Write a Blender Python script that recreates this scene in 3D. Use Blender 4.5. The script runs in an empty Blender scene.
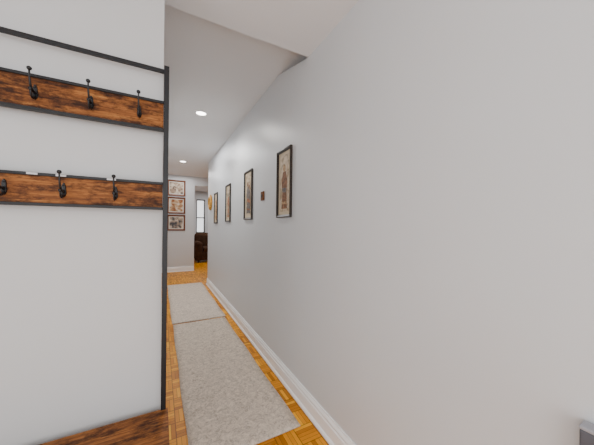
import bpy, bmesh, math, random
from mathutils import Vector, Matrix
random.seed(4)
C = bpy.context.scene.collection
S = bpy.context.scene
PI = math.pi

# ------------------------------------------------------------ materials
def mat(name, col=(.8,.8,.8), rough=.5, metal=0.0, noise=None, bump=None, spec=None):
    m = bpy.data.materials.new(name); m.use_nodes = True
    nt = m.node_tree; b = nt.nodes['Principled BSDF']
    b.inputs['Base Color'].default_value = (*col, 1)
    b.inputs['Roughness'].default_value = rough
    b.inputs['Metallic'].default_value = metal
    if spec is not None: b.inputs['Specular IOR Level'].default_value = spec
    tc = nt.nodes.new('ShaderNodeTexCoord')
    if noise:
        sc, amt = noise
        n = nt.nodes.new('ShaderNodeTexNoise'); n.inputs['Scale'].default_value = sc; n.inputs['Detail'].default_value = 5
        nt.links.new(tc.outputs['Object'], n.inputs['Vector'])
        r = nt.nodes.new('ShaderNodeMapRange')
        r.inputs['From Min'].default_value = .3; r.inputs['From Max'].default_value = .7
        r.inputs['To Min'].default_value = 1-amt; r.inputs['To Max'].default_value = 1+amt
        nt.links.new(n.outputs['Fac'], r.inputs['Value'])
        v = nt.nodes.new('ShaderNodeVectorMath'); v.operation = 'SCALE'
        v.inputs[0].default_value = col
        nt.links.new(r.outputs['Result'], v.inputs['Scale'])
        nt.links.new(v.outputs['Vector'], b.inputs['Base Color'])
    if bump:
        sc, st, dist = bump
        n = nt.nodes.new('ShaderNodeTexNoise'); n.inputs['Scale'].default_value = sc; n.inputs['Detail'].default_value = 4
        nt.links.new(tc.outputs['Object'], n.inputs['Vector'])
        bp = nt.nodes.new('ShaderNodeBump'); bp.inputs['Strength'].default_value = st; bp.inputs['Distance'].default_value = dist
        nt.links.new(n.outputs['Fac'], bp.inputs['Height']); nt.links.new(bp.outputs['Normal'], b.inputs['Normal'])
    return m

def ramp(nt, stops):
    r = nt.nodes.new('ShaderNodeValToRGB')
    while len(r.color_ramp.elements) < len(stops): r.color_ramp.elements.new(.5)
    for e, (p, c) in zip(r.color_ramp.elements, stops):
        e.position = p; e.color = (*c, 1)
    return r

M = {}
M['wall'] = mat('wall_paint', (.655,.668,.685), .38, noise=(1.2,.015), bump=(2.5,.22,.012))
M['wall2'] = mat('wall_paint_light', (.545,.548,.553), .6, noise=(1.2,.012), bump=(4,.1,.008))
M['ceil'] = mat('ceiling_paint', (.81,.81,.82), .8, noise=(2,.01), bump=(5,.08,.006))
M['trim'] = mat('trim_paint', (.96,.96,.96), .3, noise=(6,.015))
M['metal'] = mat('black_metal', (.009,.009,.011), .45, 0, noise=(60,.15), bump=(250,.15,.001), spec=.35)
M['hook'] = mat('hook_iron', (.006,.006,.007), .35, 0, noise=(60,.15), spec=.4)
M['frame'] = mat('dark_frame', (.025,.017,.012), .4, noise=(40,.3))
M['frameb'] = mat('brown_frame', (.15,.04,.010), .45, noise=(40,.3))
M['matb'] = mat('cream_mat', (.64,.53,.38), .8, noise=(12,.08))
M['matw'] = mat('white_mat', (.76,.72,.64), .8, noise=(12,.05))
M['gold'] = mat('gold_carved', (.55,.27,.035), .5, .1, noise=(25,.3))
M['plaque'] = mat('brown_wood', (.17,.065,.025), .6, noise=(30,.3), spec=.2)
M['darkdial'] = mat('dark_dial', (.03,.02,.015), .5, noise=(10,.05))
M['tab'] = mat('pale_tab', (.55,.55,.57), .4, noise=(10,.05))
M['sofa'] = mat('brown_leather', (.065,.032,.018), .9, noise=(8,.3), bump=(20,.2,.01), spec=.08)
M['greypaint'] = mat('grey_paint', (.085,.09,.11), .5, noise=(5,.08))
M['greytop'] = mat('light_grey_paint', (.32,.32,.35), .5, noise=(5,.05))

def wood_mat(name, burnt_edges):
    m = bpy.data.materials.new(name); m.use_nodes = True
    nt = m.node_tree; b = nt.nodes['Principled BSDF']; b.inputs['Roughness'].default_value = .55; b.inputs['Specular IOR Level'].default_value = .2
    L = nt.links.new
    tc = nt.nodes.new('ShaderNodeTexCoord')
    mp = nt.nodes.new('ShaderNodeMapping'); mp.inputs['Scale'].default_value = (6, 100, 100)
    L(tc.outputs['Object'], mp.inputs['Vector'])
    g = nt.nodes.new('ShaderNodeTexNoise'); g.inputs['Scale'].default_value = 1.0; g.inputs['Detail'].default_value = 8; g.inputs['Roughness'].default_value = .72; g.inputs['Distortion'].default_value = .4
    L(mp.outputs['Vector'], g.inputs['Vector'])
    mp2 = nt.nodes.new('ShaderNodeMapping'); mp2.inputs['Scale'].default_value = (12, 24, 28)
    L(tc.outputs['Object'], mp2.inputs['Vector'])
    k = nt.nodes.new('ShaderNodeTexNoise'); k.inputs['Scale'].default_value = 1.0; k.inputs['Detail'].default_value = 9; k.inputs['Roughness'].default_value = .75
    L(mp2.outputs['Vector'], k.inputs['Vector'])
    r1 = ramp(nt, [(.34,(.085,.028,.008)), (.45,(.19,.063,.015)), (.56,(.31,.112,.026)), (.70,(.46,.20,.055))])
    L(g.outputs['Fac'], r1.inputs['Fac'])
    r2 = ramp(nt, [(.38,(.15,.13,.13)), (.46,(.48,.45,.44)), (.55,(1,1,1))])
    L(k.outputs['Fac'], r2.inputs['Fac'])
    mx = nt.nodes.new('ShaderNodeMix'); mx.data_type = 'RGBA'; mx.blend_type = 'MULTIPLY'; mx.inputs['Factor'].default_value = 1
    L(r1.outputs['Color'], mx.inputs[6]); L(r2.outputs['Color'], mx.inputs[7])
    out = mx.outputs[2]
    if burnt_edges:
        sp = nt.nodes.new('ShaderNodeSeparateXYZ'); L(tc.outputs['Generated'], sp.inputs[0])
        a = nt.nodes.new('ShaderNodeMath'); a.operation = 'SUBTRACT'; L(sp.outputs['Z'], a.inputs[0]); a.inputs[1].default_value = .5
        a2 = nt.nodes.new('ShaderNodeMath'); a2.operation = 'ABSOLUTE'; L(a.outputs[0], a2.inputs[0])
        a3 = nt.nodes.new('ShaderNodeMath'); a3.operation = 'MULTIPLY_ADD'; L(k.outputs['Fac'], a3.inputs[0]); a3.inputs[1].default_value = -.5; L(a2.outputs[0], a3.inputs[2])
        r3 = ramp(nt, [(.12,(1,1,1)), (.21,(.58,.54,.51)), (.30,(.20,.17,.16))])
        L(a3.outputs[0], r3.inputs['Fac'])
        mx2 = nt.nodes.new('ShaderNodeMix'); mx2.data_type = 'RGBA'; mx2.blend_type = 'MULTIPLY'; mx2.inputs['Factor'].default_value = .85
        L(out, mx2.inputs[6]); L(r3.outputs['Color'], mx2.inputs[7]); out = mx2.outputs[2]
    L(out, b.inputs['Base Color'])
    bp = nt.nodes.new('ShaderNodeBump'); bp.inputs['Strength'].default_value = .2; bp.inputs['Distance'].default_value = .003
    L(g.outputs['Fac'], bp.inputs['Height']); L(bp.outputs['Normal'], b.inputs['Normal'])
    return m
M['wood'] = wood_mat('rustic_wood', False)
M['woodb'] = wood_mat('rustic_wood_burnt_edge', True)

def parquet_mat():
    m = bpy.data.materials.new('mosaic_parquet'); m.use_nodes = True
    nt = m.node_tree; b = nt.nodes['Principled BSDF']; b.inputs['Roughness'].default_value = .36; b.inputs['Specular IOR Level'].default_value = .18
    L = nt.links.new
    def math_(op, a, c=None):
        n = nt.nodes.new('ShaderNodeMath'); n.operation = op
        for i, v in enumerate([a, c]):
            if v is None: continue
            if isinstance(v, (int, float)): n.inputs[i].default_value = v
            else: L(v, n.inputs[i])
        return n.outputs[0]
    tc = nt.nodes.new('ShaderNodeTexCoord'); sp = nt.nodes.new('ShaderNodeSeparateXYZ'); L(tc.outputs['Object'], sp.inputs[0])
    cell = .125; nf = 5
    u = math_('DIVIDE', math_('ADD', sp.outputs['X'], 10.03), cell); v = math_('DIVIDE', math_('ADD', sp.outputs['Y'], 10.0), cell)
    cu = math_('FLOOR', u); cv = math_('FLOOR', v)
    par = math_('MODULO', math_('ADD', cu, cv), 2)
    fu = math_('MULTIPLY', u, nf); fv = math_('MULTIPLY', v, nf)
    inv = math_('SUBTRACT', 1, par)
    s = math_('ADD', math_('MULTIPLY', fu, par), math_('MULTIPLY', fv, inv))
    fs = math_('FLOOR', s); fr = math_('FRACT', s)
    cm = nt.nodes.new('ShaderNodeCombineXYZ')
    L(cu, cm.inputs[0]); L(cv, cm.inputs[1]); L(fs, cm.inputs[2])
    wn = nt.nodes.new('ShaderNodeTexWhiteNoise'); L(cm.outputs[0], wn.inputs['Vector'])
    r = ramp(nt, [(0,(.40,.13,.002)), (.35,(.60,.215,.003)), (.7,(.76,.30,.005)), (1,(.92,.44,.016))])
    L(wn.outputs['Value'], r.inputs['Fac'])
    e1 = math_('ABSOLUTE', math_('SUBTRACT', fr, .5))
    g1 = math_('GREATER_THAN', e1, .455)
    eu = math_('ABSOLUTE', math_('SUBTRACT', math_('FRACT', u), .5)); ev = math_('ABSOLUTE', math_('SUBTRACT', math_('FRACT', v), .5))
    g2 = math_('GREATER_THAN', math_('MAXIMUM', eu, ev), .48)
    g = math_('MAXIMUM', g1, g2)
    dark = math_('SUBTRACT', 1, math_('MULTIPLY', g, .6))
    n = nt.nodes.new('ShaderNodeTexNoise'); n.inputs['Scale'].default_value = 30; n.inputs['Detail'].default_value = 6
    L(tc.outputs['Object'], n.inputs['Vector'])
    gr = math_('ADD', math_('MULTIPLY', n.outputs['Fac'], .3), .86)
    tot = math_('MULTIPLY', dark, gr)
    vm = nt.nodes.new('ShaderNodeVectorMath'); vm.operation = 'SCALE'
    L(r.outputs['Color'], vm.inputs[0]); L(tot, vm.inputs['Scale'])
    L(vm.outputs['Vector'], b.inputs['Base Color'])
    return m
M['floor'] = parquet_mat()

def rug_mat(seed, base, dark):
    m = bpy.data.materials.new('faded_rug_weave'); m.use_nodes = True
    nt = m.node_tree; b = nt.nodes['Principled BSDF']; b.inputs['Roughness'].default_value = .95; b.inputs['Specular IOR Level'].default_value = .05
    L = nt.links.new
    tc = nt.nodes.new('ShaderNodeTexCoord'); mp = nt.nodes.new('ShaderNodeMapping'); mp.inputs['Location'].default_value = (seed, seed*2, 0)
    L(tc.outputs['Object'], mp.inputs['Vector'])
    n = nt.nodes.new('ShaderNodeTexNoise'); n.inputs['Scale'].default_value = 30; n.inputs['Detail'].default_value = 8; n.inputs['Roughness'].default_value = .7; n.inputs['Distortion'].default_value = 1.4
    L(mp.outputs['Vector'], n.inputs['Vector'])
    r1 = ramp(nt, [(.37, dark), (.50, tuple((a*.6+c*.4) for a, c in zip(base, dark))), (.62, base)])
    L(n.outputs['Fac'], r1.inputs['Fac'])
    w = nt.nodes.new('ShaderNodeTexNoise'); w.inputs['Scale'].default_value = 6; w.inputs['Detail'].default_value = 4; w.inputs['Distortion'].default_value = 3
    L(mp.outputs['Vector'], w.inputs['Vector'])
    r2 = ramp(nt, [(.40,(1,1,1)), (.43,(.64,.63,.64)), (.46,(1,1,1)), (.52,(1,1,1)), (.55,(.68,.66,.66)), (.58,(1,1,1))])
    L(w.outputs['Fac'], r2.inputs['Fac'])
    mx = nt.nodes.new('ShaderNodeMix'); mx.data_type = 'RGBA'; mx.blend_type = 'MULTIPLY'; mx.inputs['Factor'].default_value = .75
    L(r1.outputs['Color'], mx.inputs[6]); L(r2.outputs['Color'], mx.inputs[7])
    n2 = nt.nodes.new('ShaderNodeTexNoise'); n2.inputs['Scale'].default_value = 160; n2.inputs['Detail'].default_value = 3
    L(tc.outputs['Object'], n2.inputs['Vector'])
    L(mx.outputs[2], b.inputs['Base Color'])
    bp = nt.nodes.new('ShaderNodeBump'); bp.inputs['Strength'].default_value = .3; bp.inputs['Distance'].default_value = .003
    L(n2.outputs['Fac'], bp.inputs['Height']); L(bp.outputs['Normal'], b.inputs['Normal'])
    return m

def art_mat(name, c1, c2, c3, scale, seed):
    m = bpy.data.materials.new(name); m.use_nodes = True
    nt = m.node_tree; b = nt.nodes['Principled BSDF']; b.inputs['Roughness'].default_value = .45; b.inputs['Specular IOR Level'].default_value = .2
    tc = nt.nodes.new('ShaderNodeTexCoord'); mp = nt.nodes.new('ShaderNodeMapping'); mp.inputs['Location'].default_value = (seed, seed, seed)
    nt.links.new(tc.outputs['Object'], mp.inputs['Vector'])
    n = nt.nodes.new('ShaderNodeTexNoise'); n.inputs['Scale'].default_value = scale; n.inputs['Detail'].default_value = 6; n.inputs['Distortion'].default_value = .8
    nt.links.new(mp.outputs['Vector'], n.inputs['Vector'])
    r = ramp(nt, [(.38,c1), (.5,c2), (.62,c3)])
    nt.links.new(n.outputs['Fac'], r.inputs['Fac']); nt.links.new(r.outputs['Color'], b.inputs['Base Color'])
    return m

def emis(name, col, st):
    m = bpy.data.materials.new(name); m.use_nodes = True
    b = m.node_tree.nodes['Principled BSDF']
    b.inputs['Base Color'].default_value = (*col, 1)
    b.inputs['Emission Color'].default_value = (*col, 1); b.inputs['Emission Strength'].default_value = st
    return m
M['lamp'] = emis('lamp_lens', (1,.96,.9), 12)

# ------------------------------------------------------------ mesh helpers
def box(bm, x0, x1, y0, y1, z0, z1, bev=0, mi=0, seg=2):
    r = bmesh.ops.create_cube(bm, size=1)
    vs = r['verts']
    for v in vs:
        v.co = Vector((x0+(v.co.x+.5)*(x1-x0), y0+(v.co.y+.5)*(y1-y0), z0+(v.co.z+.5)*(z1-z0)))
    fs = set(f for v in vs for f in v.link_faces)
    for f in fs: f.material_index = mi
    if bev:
        es = list(set(e for v in vs for e in v.link_edges))
        bmesh.ops.bevel(bm, geom=es, offset=bev, segments=seg, affect='EDGES', profile=.5, material=mi)

def tube(bm, pts, radii, seg=12):
    pts = [Vector(p) for p in pts]
    rings = []; up = None
    for i, p in enumerate(pts):
        t = (pts[min(i+1, len(pts)-1)] - pts[max(i-1, 0)]).normalized()
        if up is None:
            up = Vector((1,0,0)) if abs(t.x) < .9 else Vector((0,0,1))
        s = t.cross(up).normalized(); up = s.cross(t).normalized()
        r = radii[i] if isinstance(radii, (list, tuple)) else radii
        rings.append([bm.verts.new(p + (up*math.cos(2*PI*k/seg) + s*math.sin(2*PI*k/seg))*r) for k in range(seg)])
    for a, c in zip(rings, rings[1:]):
        for k in range(seg):
            bm.faces.new((a[k], a[(k+1)%seg], c[(k+1)%seg], c[k])).smooth = True
    bm.faces.new(rings[0][::-1]); bm.faces.new(rings[-1])

def ball(bm, c, r, seg=14):
    q = bmesh.ops.create_uvsphere(bm, u_segments=seg, v_segments=seg//2+2, radius=r, matrix=Matrix.Translation(c))
    for v in q['verts']:
        for f in v.link_faces: f.smooth = True

def lathe(bm, prof, M4, seg=32, mi=0):
    rings = []
    for r, z in prof:
        if r < 1e-5: rings.append([bm.verts.new(M4 @ Vector((0,0,z)))])
        else: rings.append([bm.verts.new(M4 @ Vector((r*math.cos(2*PI*k/seg), r*math.sin(2*PI*k/seg), z))) for k in range(seg)])
    for a, c in zip(rings, rings[1:]):
        for k in range(seg):
            k2 = (k+1)%seg
            if len(a) == 1 and len(c) == 1: continue
            if len(a) == 1: f = bm.faces.new((a[0], c[k], c[k2]))
            elif len(c) == 1: f = bm.faces.new((a[k], a[k2], c[0]))
            else: f = bm.faces.new((a[k], a[k2], c[k2], c[k]))
            f.smooth = True; f.material_index = mi

def prism_x(bm, pts_yz, x0, x1):
    a = [bm.verts.new((x0, y, z)) for y, z in pts_yz]; b = [bm.verts.new((x1, y, z)) for y, z in pts_yz]
    n = len(a); bm.faces.new(a); bm.faces.new(b[::-1])
    for i in range(n): bm.faces.new((a[i], b[i], b[(i+1)%n], a[(i+1)%n]))

def obj(name, bm, mats, parent=None, loc=None):
    bmesh.ops.recalc_face_normals(bm, faces=bm.faces)
    me = bpy.data.meshes.new(name); bm.to_mesh(me); bm.free()
    for m in (mats if isinstance(mats, (list, tuple)) else [mats]): me.materials.append(m)
    o = bpy.data.objects.new(name, me); C.objects.link(o)
    if parent: o.parent = parent
    if loc: o.location = loc
    return o
def struct(name, boxes, m, parent=None, bev=0):
    bm = bmesh.new()
    for b in boxes: box(bm, *b, bev=bev)
    o = obj(name, bm, m, parent)
    if not parent: o['kind'] = 'structure'
    return o
def thing(name, label, cat, loc=(0,0,0), rz=0, group=None):
    o = bpy.data.objects.new(name, None); C.objects.link(o); o.empty_display_size = .1
    o.location = loc; o.rotation_euler = (0,0,rz); tag(o, label, cat, group); return o
def tag(o, label, cat, group=None):
    o['label'] = label; o['category'] = cat
    if group: o['group'] = group

# ------------------------------------------------------------ setting
A = .88; HC = 2.512; HS = 2.376; H = 1.228
YB = -1.6
struct('floor', [(-1.4, 3.3, YB, 10.6, -.06, 0)], M['floor'])
struct('ceiling', [(-1.4, 3.3, YB, 10.6, HC, HC+.08), (-1.3, A+.1, YB, 1.514, HS, HC)], M['ceil'])
bm = bmesh.new()
prism_x(bm, [(YB,0),(5.58,0),(5.58,HC),(2.02,HC),(1.52,HS),(YB,HS)], A, A+.1)       # sloped notch behind the soffit corner
box(bm, A+.1, A+.14, 1.3, 2.3, 2.2, HC)
o = obj('wall_right', bm, M['wall']); o['kind'] = 'structure'
struct('wall_front', [(-1.3, .008, 1.225, 1.325, 0, HC)], M['wall2'])
struct('wall_left', [(-.1, .008, 1.325, 7.37, 0, HC)], M['wall'])
struct('wall_entry', [(-1.4, -1.3, YB, 1.325, 0, HC)], M['wall2'])
struct('wall_end', [(-.1, .81, 7.37, 7.47, 0, HC), (.81, 3.2, 7.37, 7.47, 2.28, HC)], M['wall'])
WX0, WX1, WZ0, WZ1 = 1.225, 1.53, .9, 2.2
struct('wall_back', [(-.1, WX0, 10.5, 10.6, 0, HC), (WX1, 3.2, 10.5, 10.6, 0, HC), (WX0, WX1, 10.5, 10.6, 0, WZ0), (WX0, WX1, 10.5, 10.6, WZ1, HC)], M['wall'])
struct('wall_side', [(3.2, 3.3, 5.48, 10.6, 0, HC), (A+.1, 3.2, 5.48, 5.58, 0, HC)], M['wall'])
struct('wall_rear', [(-.2, -.1, 7.37, 10.6, 0, HC)], M['wall'])

def baseboard(name, p0, p1, nrm, h=.128, d=.018):
    """profile swept from p0 to p1, standing off the wall toward nrm"""
    prof = [(0,0),(d+.012,0),(d+.012,.010),(d+.006,.018),(d,.022),(d,h-.042),(d-.005,h-.034),(d-.003,h-.028),(d-.003,h-.020),(d-.010,h-.008),(d-.011,h),(0,h)]
    prof = [(max(a,0),b) for a, b in prof]
    bm = bmesh.new(); n = Vector((*nrm,0)); rings = []
    for p in (p0, p1):
        rings.append([bm.verts.new(Vector((*p,0)) + n*a + Vector((0,0,b))) for a, b in prof])
    k = len(prof)
    for i in range(k): bm.faces.new((rings[0][i], rings[0][(i+1)%k], rings[1][(i+1)%k], rings[1][i]))
    bm.faces.new(rings[0]); bm.faces.new(rings[1][::-1])
    o = obj(name, bm, M['trim']); o['kind'] = 'structure'; return o
baseboard('baseboard_right', (A, .23), (A, 5.58), (-1,0))
baseboard('baseboard_end', (.012, 7.37), (.81, 7.37), (0,-1))
baseboard('baseboard_left', (.008, 1.3), (.008, 7.35), (1,0), d=.013)
baseboard('baseboard_front', (-1.29, 1.225), (.0, 1.225), (0,-1), d=.013)
baseboard('baseboard_back', (-.08, 10.5), (3.18, 10.5), (0,-1))

# window in the far room
w = struct('window_1', [(WX0, WX0+.022, 10.47, 10.6, WZ0, WZ1), (WX1-.03, WX1, 10.47, 10.6, WZ0, WZ1), (WX0+.022, WX1-.03, 10.47, 10.6, WZ1-.04, WZ1), (WX0+.022, WX1-.03, 10.45, 10.6, WZ0, WZ0+.05)], M['frame'])
fr = [(WX0+.022, WX1-.03, 10.515, 10.555, 1.48, 1.52)]
struct('window_sash', fr, M['metal'], w)

# ------------------------------------------------------------ hall tree
XR, XL = .028, -.80
T = .019
YP = 1.180     # front of rear posts
ht = thing('hall_tree', 'black metal hall tree with rustic wood seat and two hook boards against the wall', 'coat rack', (0, 0, 0))
def post(x0, x1, y0, y1, z0, z1, name):
    bm = bmesh.new(); box(bm, x0, x1, y0, y1, z0, z1, bev=.0015); return obj(name, bm, M['metal'], ht)
post(XR-T, XR, YP, YP+T, 0, 1.876, 'post'); post(XL, XL+T, YP, YP+T, 0, 1.876, 'post')
bm = bmesh.new(); box(bm, XL+T, XR-T, YP+.004, YP+T, 1.848, 1.862, bev=.0015); obj('top_rail', bm, M['metal'], ht)
bm = bmesh.new(); box(bm, XL-.003, XR+.008, .83, YP+.01, .446, .47, bev=.0025); obj('seat', bm, M['wood'], ht)
bm = bmesh.new()
box(bm, XL, XR, .84, .862, .42, .445, bev=.002); box(bm, XL, XL+T, .862, YP, .42, .445, bev=.002); box(bm, XR-T, XR, .862, YP, .42, .445, bev=.002)
box(bm, XL+T, XR-T, YP, YP+T, .42, .445, bev=.002)
obj('seat_frame', bm, M['metal'], ht)
for x in (XL, XR-T):
    post(x, x+T, .84, .862, 0, .42, 'leg')
for z in (.12, .27):
    bm = bmesh.new()
    box(bm, XL+.004, XR-.004, .85, 1.19, z, z+.012, bev=.001); obj('shoe_shelf', bm, M['metal'], ht)

def hook_bm():
    bm = bmesh.new()
    n = 18; lo = []; hi = []
    for k in range(n):
        a = 2*PI*k/n
        x = .0078*math.cos(a); z = .026*math.sin(a)
        x *= 1.15 if z < 0 else .9
        lo.append(bm.verts.new((x, 0, z-.004))); hi.append(bm.verts.new((x*.8, -.0035, z*.93-.004)))
    for k in range(n): bm.faces.new((lo[k], lo[(k+1)%n], hi[(k+1)%n], hi[k]))
    bm.faces.new(hi); bm.faces.new(lo[::-1])
    for z in (.012, -.022): ball(bm, (0, -.0035, z), .0028, 10)
    P = []
    for i in range(15):
        t = i/14
        P.append((0, -.003 -.044*math.sin(t*PI*.5)**1.1, -.006 + .058*t**1.9 - .010*math.sin(t*PI)))
    tube(bm, P, [.0040-.0016*(i/14) for i in range(15)])
    ball(bm, P[-1], .0068)
    P = []
    for i in range(15):
        a = i/14*PI*1.05
        P.append((0, -.003 - .017*(1-math.cos(a)), -.012 - .020*math.sin(a)))
    tube(bm, P, [.0038-.0011*(i/14) for i in range(15)])
    ball(bm, P[-1], .0060)
    return bm
hook_mesh = None
def board(z0, z1, hooks, tabs=()):
    global hook_mesh
    bm = bmesh.new(); box(bm, XL+T+.0005, XR-T-.0005, YP+.004, YP+.018, z0+.009, z1-.009, bev=.001)
    b = obj('hook_board', bm, M['woodb'], ht)
    bm = bmesh.new()
    for za, zb in ((z0, z0+.010), (z1-.010, z1)):
        box(bm, XL+T, XR-T, YP-.002, YP+T, za, zb, bev=.0012)
    obj('board_frame', bm, M['metal'], b)
    for x in hooks:
        if hook_mesh is None:
            h = obj('hook', hook_bm(), M['hook'], b); hook_mesh = h.data
        else:
            h = bpy.data.objects.new('hook', hook_mesh); C.objects.link(h); h.parent = b
        h.location = (x, YP+.004, (z0+z1)/2+.006)
    for x in tabs:
        bm = bmesh.new(); box(bm, x-.014, x+.014, YP-.0035, YP-.002, z1-.008, z1-.001, bev=.0006); obj('tab', bm, M['tab'], b)
    return b
board(1.608, 1.729, [-.076, -.226, -.376, -.526, -.676])
board(1.287, 1.399, [-.150, -.300, -.448, -.598], [-.162, -.306, -.380])

# ------------------------------------------------------------ rugs
def rug(name, x0, x1, y0, y1, z, seed, base, dark, label):
    bm = bmesh.new()
    nx, ny = 12, 60; g = {}
    for i in range(nx+1):
        for j in range(ny+1):
            x = x0+(x1-x0)*i/nx; y = y0+(y1-y0)*j/ny
            if i in (0, nx): x += .003*math.sin(y*7+seed)
            zz = z + .0007*math.sin(x*19+seed)*math.sin(y*5.3+seed)
            g[i,j] = bm.verts.new((x, y, zz))
    for i in range(nx):
        for j in range(ny): bm.faces.new((g[i,j], g[i+1,j], g[i+1,j+1], g[i,j+1])).smooth = True
    o = obj(name, bm, rug_mat(seed, base, dark))
    so = o.modifiers.new('solid', 'SOLIDIFY'); so.thickness = .007; so.offset = -1
    tag(o, label, 'rug', 'runner rugs along the hallway'); return o
rug('runner_rug', .148, .768, 1.37, 3.455, .009, 3.1, (.76,.655,.55), (.48,.405,.335), 'faded beige grey runner rug nearest to the wooden seat, lying over parquet')
rug('runner_rug', .14, .790, 3.49, 5.75, .010, 8.4, (.76,.66,.56), (.52,.44,.37), 'faded beige grey runner rug along the far half of the hallway, beyond the first')

# ------------------------------------------------------------ pictures on the right wall (face -x)
def rect_frame(bm, w, h, t, d):
    """mitred frame in local XZ, depth toward -y; profile with inner step"""
    prof = [(0,0),(0,-d),(t*.35,-d*1.12),(t*.7,-d*.8),(t,-d*.55),(t,0)]
    corners = [(-1,-1),(1,-1),(1,1),(-1,1)]; rings = []
    for sx, sz in corners:
        rings.append([bm.verts.new((sx*(w/2-a), b, sz*(h/2-a))) for a, b in prof])
    for i in range(4):
        a, c = rings[i], rings[(i+1)%4]
        for k in range(len(prof)-1): bm.faces.new((a[k], a[k+1], c[k+1], c[k]))
def poly(bm, pts, y, mi):
    vs = [bm.verts.new((x, y, z)) for x, z in pts]; f = bm.faces.new(vs); f.material_index = mi
def blob(cx, cz, rx, rz, n=14): return [(cx+rx*math.cos(2*PI*k/n), cz+rz*math.sin(2*PI*k/n)) for k in range(n)]
def figure_art(bm, w, h, variant):
    xs = {0:[0], 1:[-.02,.03], 2:[0], 3:[-.015,.025]}[variant]
    for i, cx in enumerate(xs):
        s = h*.82*(1-.1*i)
        b = -h*.45
        poly(bm, [(cx-.055*s/.4,b),(cx+.06*s/.4,b),(cx+.044*s/.4,b+.3*s),(cx+.054*s/.4,b+.62*s),(cx+.028*s/.4,b+.8*s),(cx-.028*s/.4,b+.8*s),(cx-.055*s/.4,b+.6*s),(cx-.036*s/.4,b+.33*s)], -.0056-.0006*i, 1)
        poly(bm, blob(cx, b+.88*s, .026*s/.4, .08*s), -.0060-.0006*i, 2)
        poly(bm, [(cx-.036*s/.4,b+.36*s),(cx+.04*s/.4,b+.34*s),(cx+.042*s/.4,b+.44*s),(cx-.038*s/.4,b+.46*s)], -.0063-.0006*i, 3)
        poly(bm, [(cx-.046*s/.4,b+.1*s),(cx+.05*s/.4,b+.1*s),(cx+.048*s/.4,b+.15*s),(cx-.044*s/.4,b+.15*s)], -.0063-.0006*i, 2)
        poly(bm, [(cx+.052*s/.4,b+.2*s),(cx+.058*s/.4,b+.2*s),(cx+.064*s/.4,b+.95*s),(cx+.058*s/.4,b+.95*s)], -.0063-.0006*i, 2)
def picture(name, label, loc, rz, w, h, fw, matw, frame_m, mat_m, artm, variant=None, group=None, extra=None):
    t = thing(name, label, 'picture', loc, rz, group)
    bm = bmesh.new(); rect_frame(bm, w, h, fw, .018); box(bm, -w/2+.002, w/2-.002, -.003, -.0005, -h/2+.002, h/2-.002); obj('frame', bm, frame_m, t)
    bm = bmesh.new(); iw, ih = w/2-fw*.9, h/2-fw*.9
    box(bm, -iw, iw, -.0045, -.003, -ih, ih); obj('mat_board', bm, mat_m, t)
    bm = bmesh.new(); aw, ah = w-2*fw-2*matw, h-2*fw-2*matw
    box(bm, -aw/2, aw/2, -.0052, -.0045, -ah/2, ah/2)
    if variant is not None: figure_art(bm, aw, ah, variant)
    obj('artwork', bm, artm, t); return t
figm = [mat('ink_brown',(.22,.10,.05),.5,noise=(45,.6),spec=.2), mat('ink_grey',(.16,.14,.13),.5,noise=(45,.6),spec=.2), mat('ink_red',(.34,.13,.06),.5,noise=(45,.6),spec=.2), mat('ink_tan',(.42,.26,.13),.5,noise=(45,.6),spec=.2)]
specs = [(1.864, 1.567, .262, .548, 'tall dark-framed figure picture nearest the camera on the hallway wall'),
         (2.81, 1.567, .285, .55, 'second tall dark-framed picture, just beyond the small wooden plaque'),
         (3.78, 1.545, .285, .545, 'third tall dark-framed picture along the hallway, between second and last'),
         (4.70, 1.525, .285, .54, 'farthest tall dark-framed picture on the hallway wall, beside gold round ornament')]
for i, (y, z, w_, h_, lab) in enumerate(specs):
    g = art_mat('art_ground', [(.36,.27,.17),(.40,.28,.16),(.34,.25,.15),(.38,.28,.17)][i], (.56,.44,.30), (.68,.56,.41), 20, i*3.3)
    picture('framed_picture', lab, (A-.0005, y, z), -PI/2, w_, h_, .022, .026, M['frame'], M['matb'], [g, figm[i%4], figm[(i+3)%4], figm[(i+1)%4]], i, 'tall framed pictures on the right wall')

# three small frames on end wall
for i, (z, h_, lab) in enumerate([(2.175, .41, 'topmost of three brown-framed photos on the end wall'),
                                  (1.725, .43, 'middle of three brown-framed photos on the end wall'),
                                  (1.275, .41, 'lowest of three brown-framed photos on the end wall')]):
    g = art_mat('photo_print', [(.06,.05,.05),(.28,.10,.04),(.08,.08,.09)][i], [(.40,.28,.2),(.55,.36,.2),(.35,.27,.21)][i], (.72,.62,.5), 8, 20+i*5)
    picture('framed_photo', lab, (.37, 7.3695, z), 0, .43, h_, .040, .020, M['frameb'], M['matw'], g, None, 'brown framed photos on the end wall')

# wooden plaque with dial
t = thing('wall_plaque', 'small brown wooden plaque between the nearest and second picture', 'plaque', (A, 2.355, 1.513), -PI/2)
bm = bmesh.new(); box(bm, -.038, .038, -.014, 0, -.044, .044, bev=.005); obj('backing', bm, M['plaque'], t)
bm = bmesh.new(); lathe(bm, [(0,.004),(.012,.004),(.017,.001),(.017,-.002)], Matrix.Translation((0,-.015,0)) @ Matrix.Rotation(PI/2,4,'X')); obj('dial', bm, M['darkdial'], t)

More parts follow.
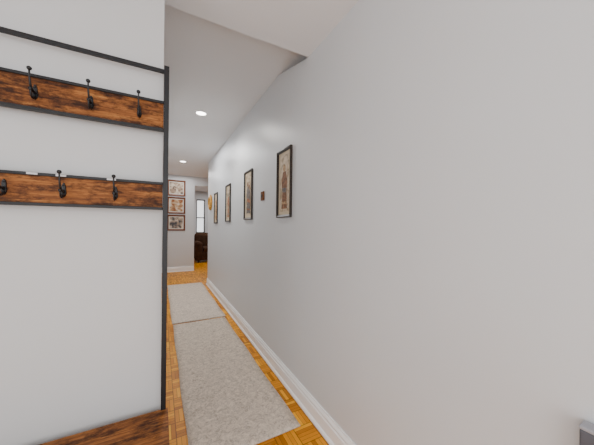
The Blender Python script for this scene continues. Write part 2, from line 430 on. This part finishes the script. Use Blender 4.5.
# gold round ornament near end of right wall
t = thing('wall_ornament', 'round gold carved ornament at the far end of the hallway wall', 'ornament', (A, 5.24, 1.665), -PI/2)
R = Matrix.Rotation(PI/2, 4, 'X')
bm = bmesh.new(); lathe(bm, [(.085,.012),(.09,.035),(.105,.045),(.12,.038),(.13,.015),(.132,0),(.08,0)], R, 36)
for k in range(18):
    a = 2*PI*k/18; ball(bm, (.138*math.cos(a), -.014, .138*math.sin(a)), .016, 8)
obj('rim', bm, M['gold'], t)
bm = bmesh.new(); lathe(bm, [(0,.022),(.03,.02),(.04,.012),(.086,.012)], R, 36); obj('centre', bm, M['plaque'], t)

# ------------------------------------------------------------ recessed lights
for (x, y, lab) in [(.405, 3.13, 'bright round recessed ceiling light nearer, above the hallway runner'), (.40, 5.70, 'small round recessed ceiling light farther, near the end wall')]:
    t = thing('ceiling_light', lab, 'ceiling light', (x, y, HC), 0, 'recessed hallway lights')
    bm = bmesh.new(); lathe(bm, [(.052,-.001),(.056,-.008),(.066,-.008),(.072,-.003),(.073,0)], Matrix.Identity(4), 32); obj('trim_ring', bm, M['trim'], t)
    bm = bmesh.new(); lathe(bm, [(0,-.004),(.053,-.003)], Matrix.Identity(4), 32); obj('lens', bm, M['lamp'], t)
    l = bpy.data.lights.new('downlight', 'SPOT'); l.energy = 44; l.spot_size = math.radians(170); l.spot_blend = 1; l.shadow_soft_size = .07; l.color = (1,.965,.91)
    lo = bpy.data.objects.new('downlight', l); C.objects.link(lo); lo.location = (x, y, HC-.03)

# ------------------------------------------------------------ grey cabinet edge bottom right
t = thing('radiator_cover', 'low grey box with pale top against the wall at bottom right', 'cabinet', (0,0,0))
bm = bmesh.new(); box(bm, .842, A-.002, -.35, .211, 0, .775, bev=.003); obj('body', bm, M['greypaint'], t)
bm = bmesh.new(); box(bm, .841, A-.002, -.351, .212, .775, .784, bev=.003); obj('top', bm, M['greytop'], t)

# ------------------------------------------------------------ sofa in the far room
t = thing('sofa', 'dark brown leather sofa in the far room below the window', 'sofa', (1.0, 8.75, 0))
def part(name, b, m, bev=.05, seg=4):
    bm = bmesh.new(); box(bm, *b, bev=bev, seg=seg)
    for f in bm.faces: f.smooth = True
    return obj(name, bm, m, t)
part('base', (.05,1.85,.05,.85,.08,.36), M['sofa'], .03)
part('backrest', (.05,1.85,.62,.9,.3,.95), M['sofa'], .12)
part('armrest', (0,.24,0,.88,.06,.68), M['sofa'], .10); part('armrest', (1.66,1.9,0,.88,.06,.68), M['sofa'], .10)
for k in range(2): part('seat_cushion', (.25+k*.71,.94+k*.71,.02,.66,.34,.5), M['sofa'], .06)
for x in (.08,1.78):
    for y in (.06,.8): part('leg', (x,x+.05,y,y+.05,0,.09), M['frame'], .005)

# ------------------------------------------------------------ lights, world
def area(loc, rot, sx, sy, e, col=(1,1,1)):
    l = bpy.data.lights.new('area', 'AREA'); l.shape = 'RECTANGLE'; l.size = sx; l.size_y = sy; l.energy = e; l.color = col
    o = bpy.data.objects.new('area', l); C.objects.link(o); o.location = loc; o.rotation_euler = rot; return o
area((-.1, -1.5, 1.3), (PI/2, 0, 0), 2.0, 2.0, 25, (1,.995,.985))  # unseen fill lamp added behind the camera, shining down the corridor
area((-1.25, -.2, 1.2), (PI/2, 0, -PI/2), 1.8, 1.9, 20, (1,.998,.99))        # added fill lamp in front of the left wall, brightens the right wall
area((1.8, 8.9, HC-.05), (0,0,0), 1.5, 1.5, 36)
area((.45, 4.4, HC-.02), (0,0,0), .5, .9, 12)  # extra fill under the corridor ceiling, no fixture here
area((.5, 6.8, HC-.02), (0,0,0), .5, .7, 8)  # added fill to lift the dim far end, no fixture
wd = bpy.data.worlds.new('world'); S.world = wd; wd.use_nodes = True
bg = wd.node_tree.nodes['Background']; bg.inputs['Color'].default_value = (.98,.985,1,1); bg.inputs['Strength'].default_value = 1.8

# ------------------------------------------------------------ camera
F = 257.0; th = math.atan(137/F)
cam = bpy.data.cameras.new('camera'); co = bpy.data.objects.new('camera', cam); C.objects.link(co)
cam.sensor_width = 36; cam.sensor_fit = 'HORIZONTAL'; cam.lens = F/594*36; cam.clip_start = .02
cam.shift_y = 3.3/594
fwd = Vector((math.sin(th), math.cos(th), 0)); rt = Vector((math.cos(th), -math.sin(th), 0)); up = Vector((0,0,1))
roll = math.radians(.6)     # horizon falls to the right
rt2 = rt*math.cos(roll) + up*math.sin(roll); up2 = up*math.cos(roll) - rt*math.sin(roll)
mw = Matrix((( rt2.x, up2.x, -fwd.x, 0), (rt2.y, up2.y, -fwd.y, 0), (rt2.z, up2.z, -fwd.z, H), (0,0,0,1)))
co.matrix_world = mw
S.camera = co
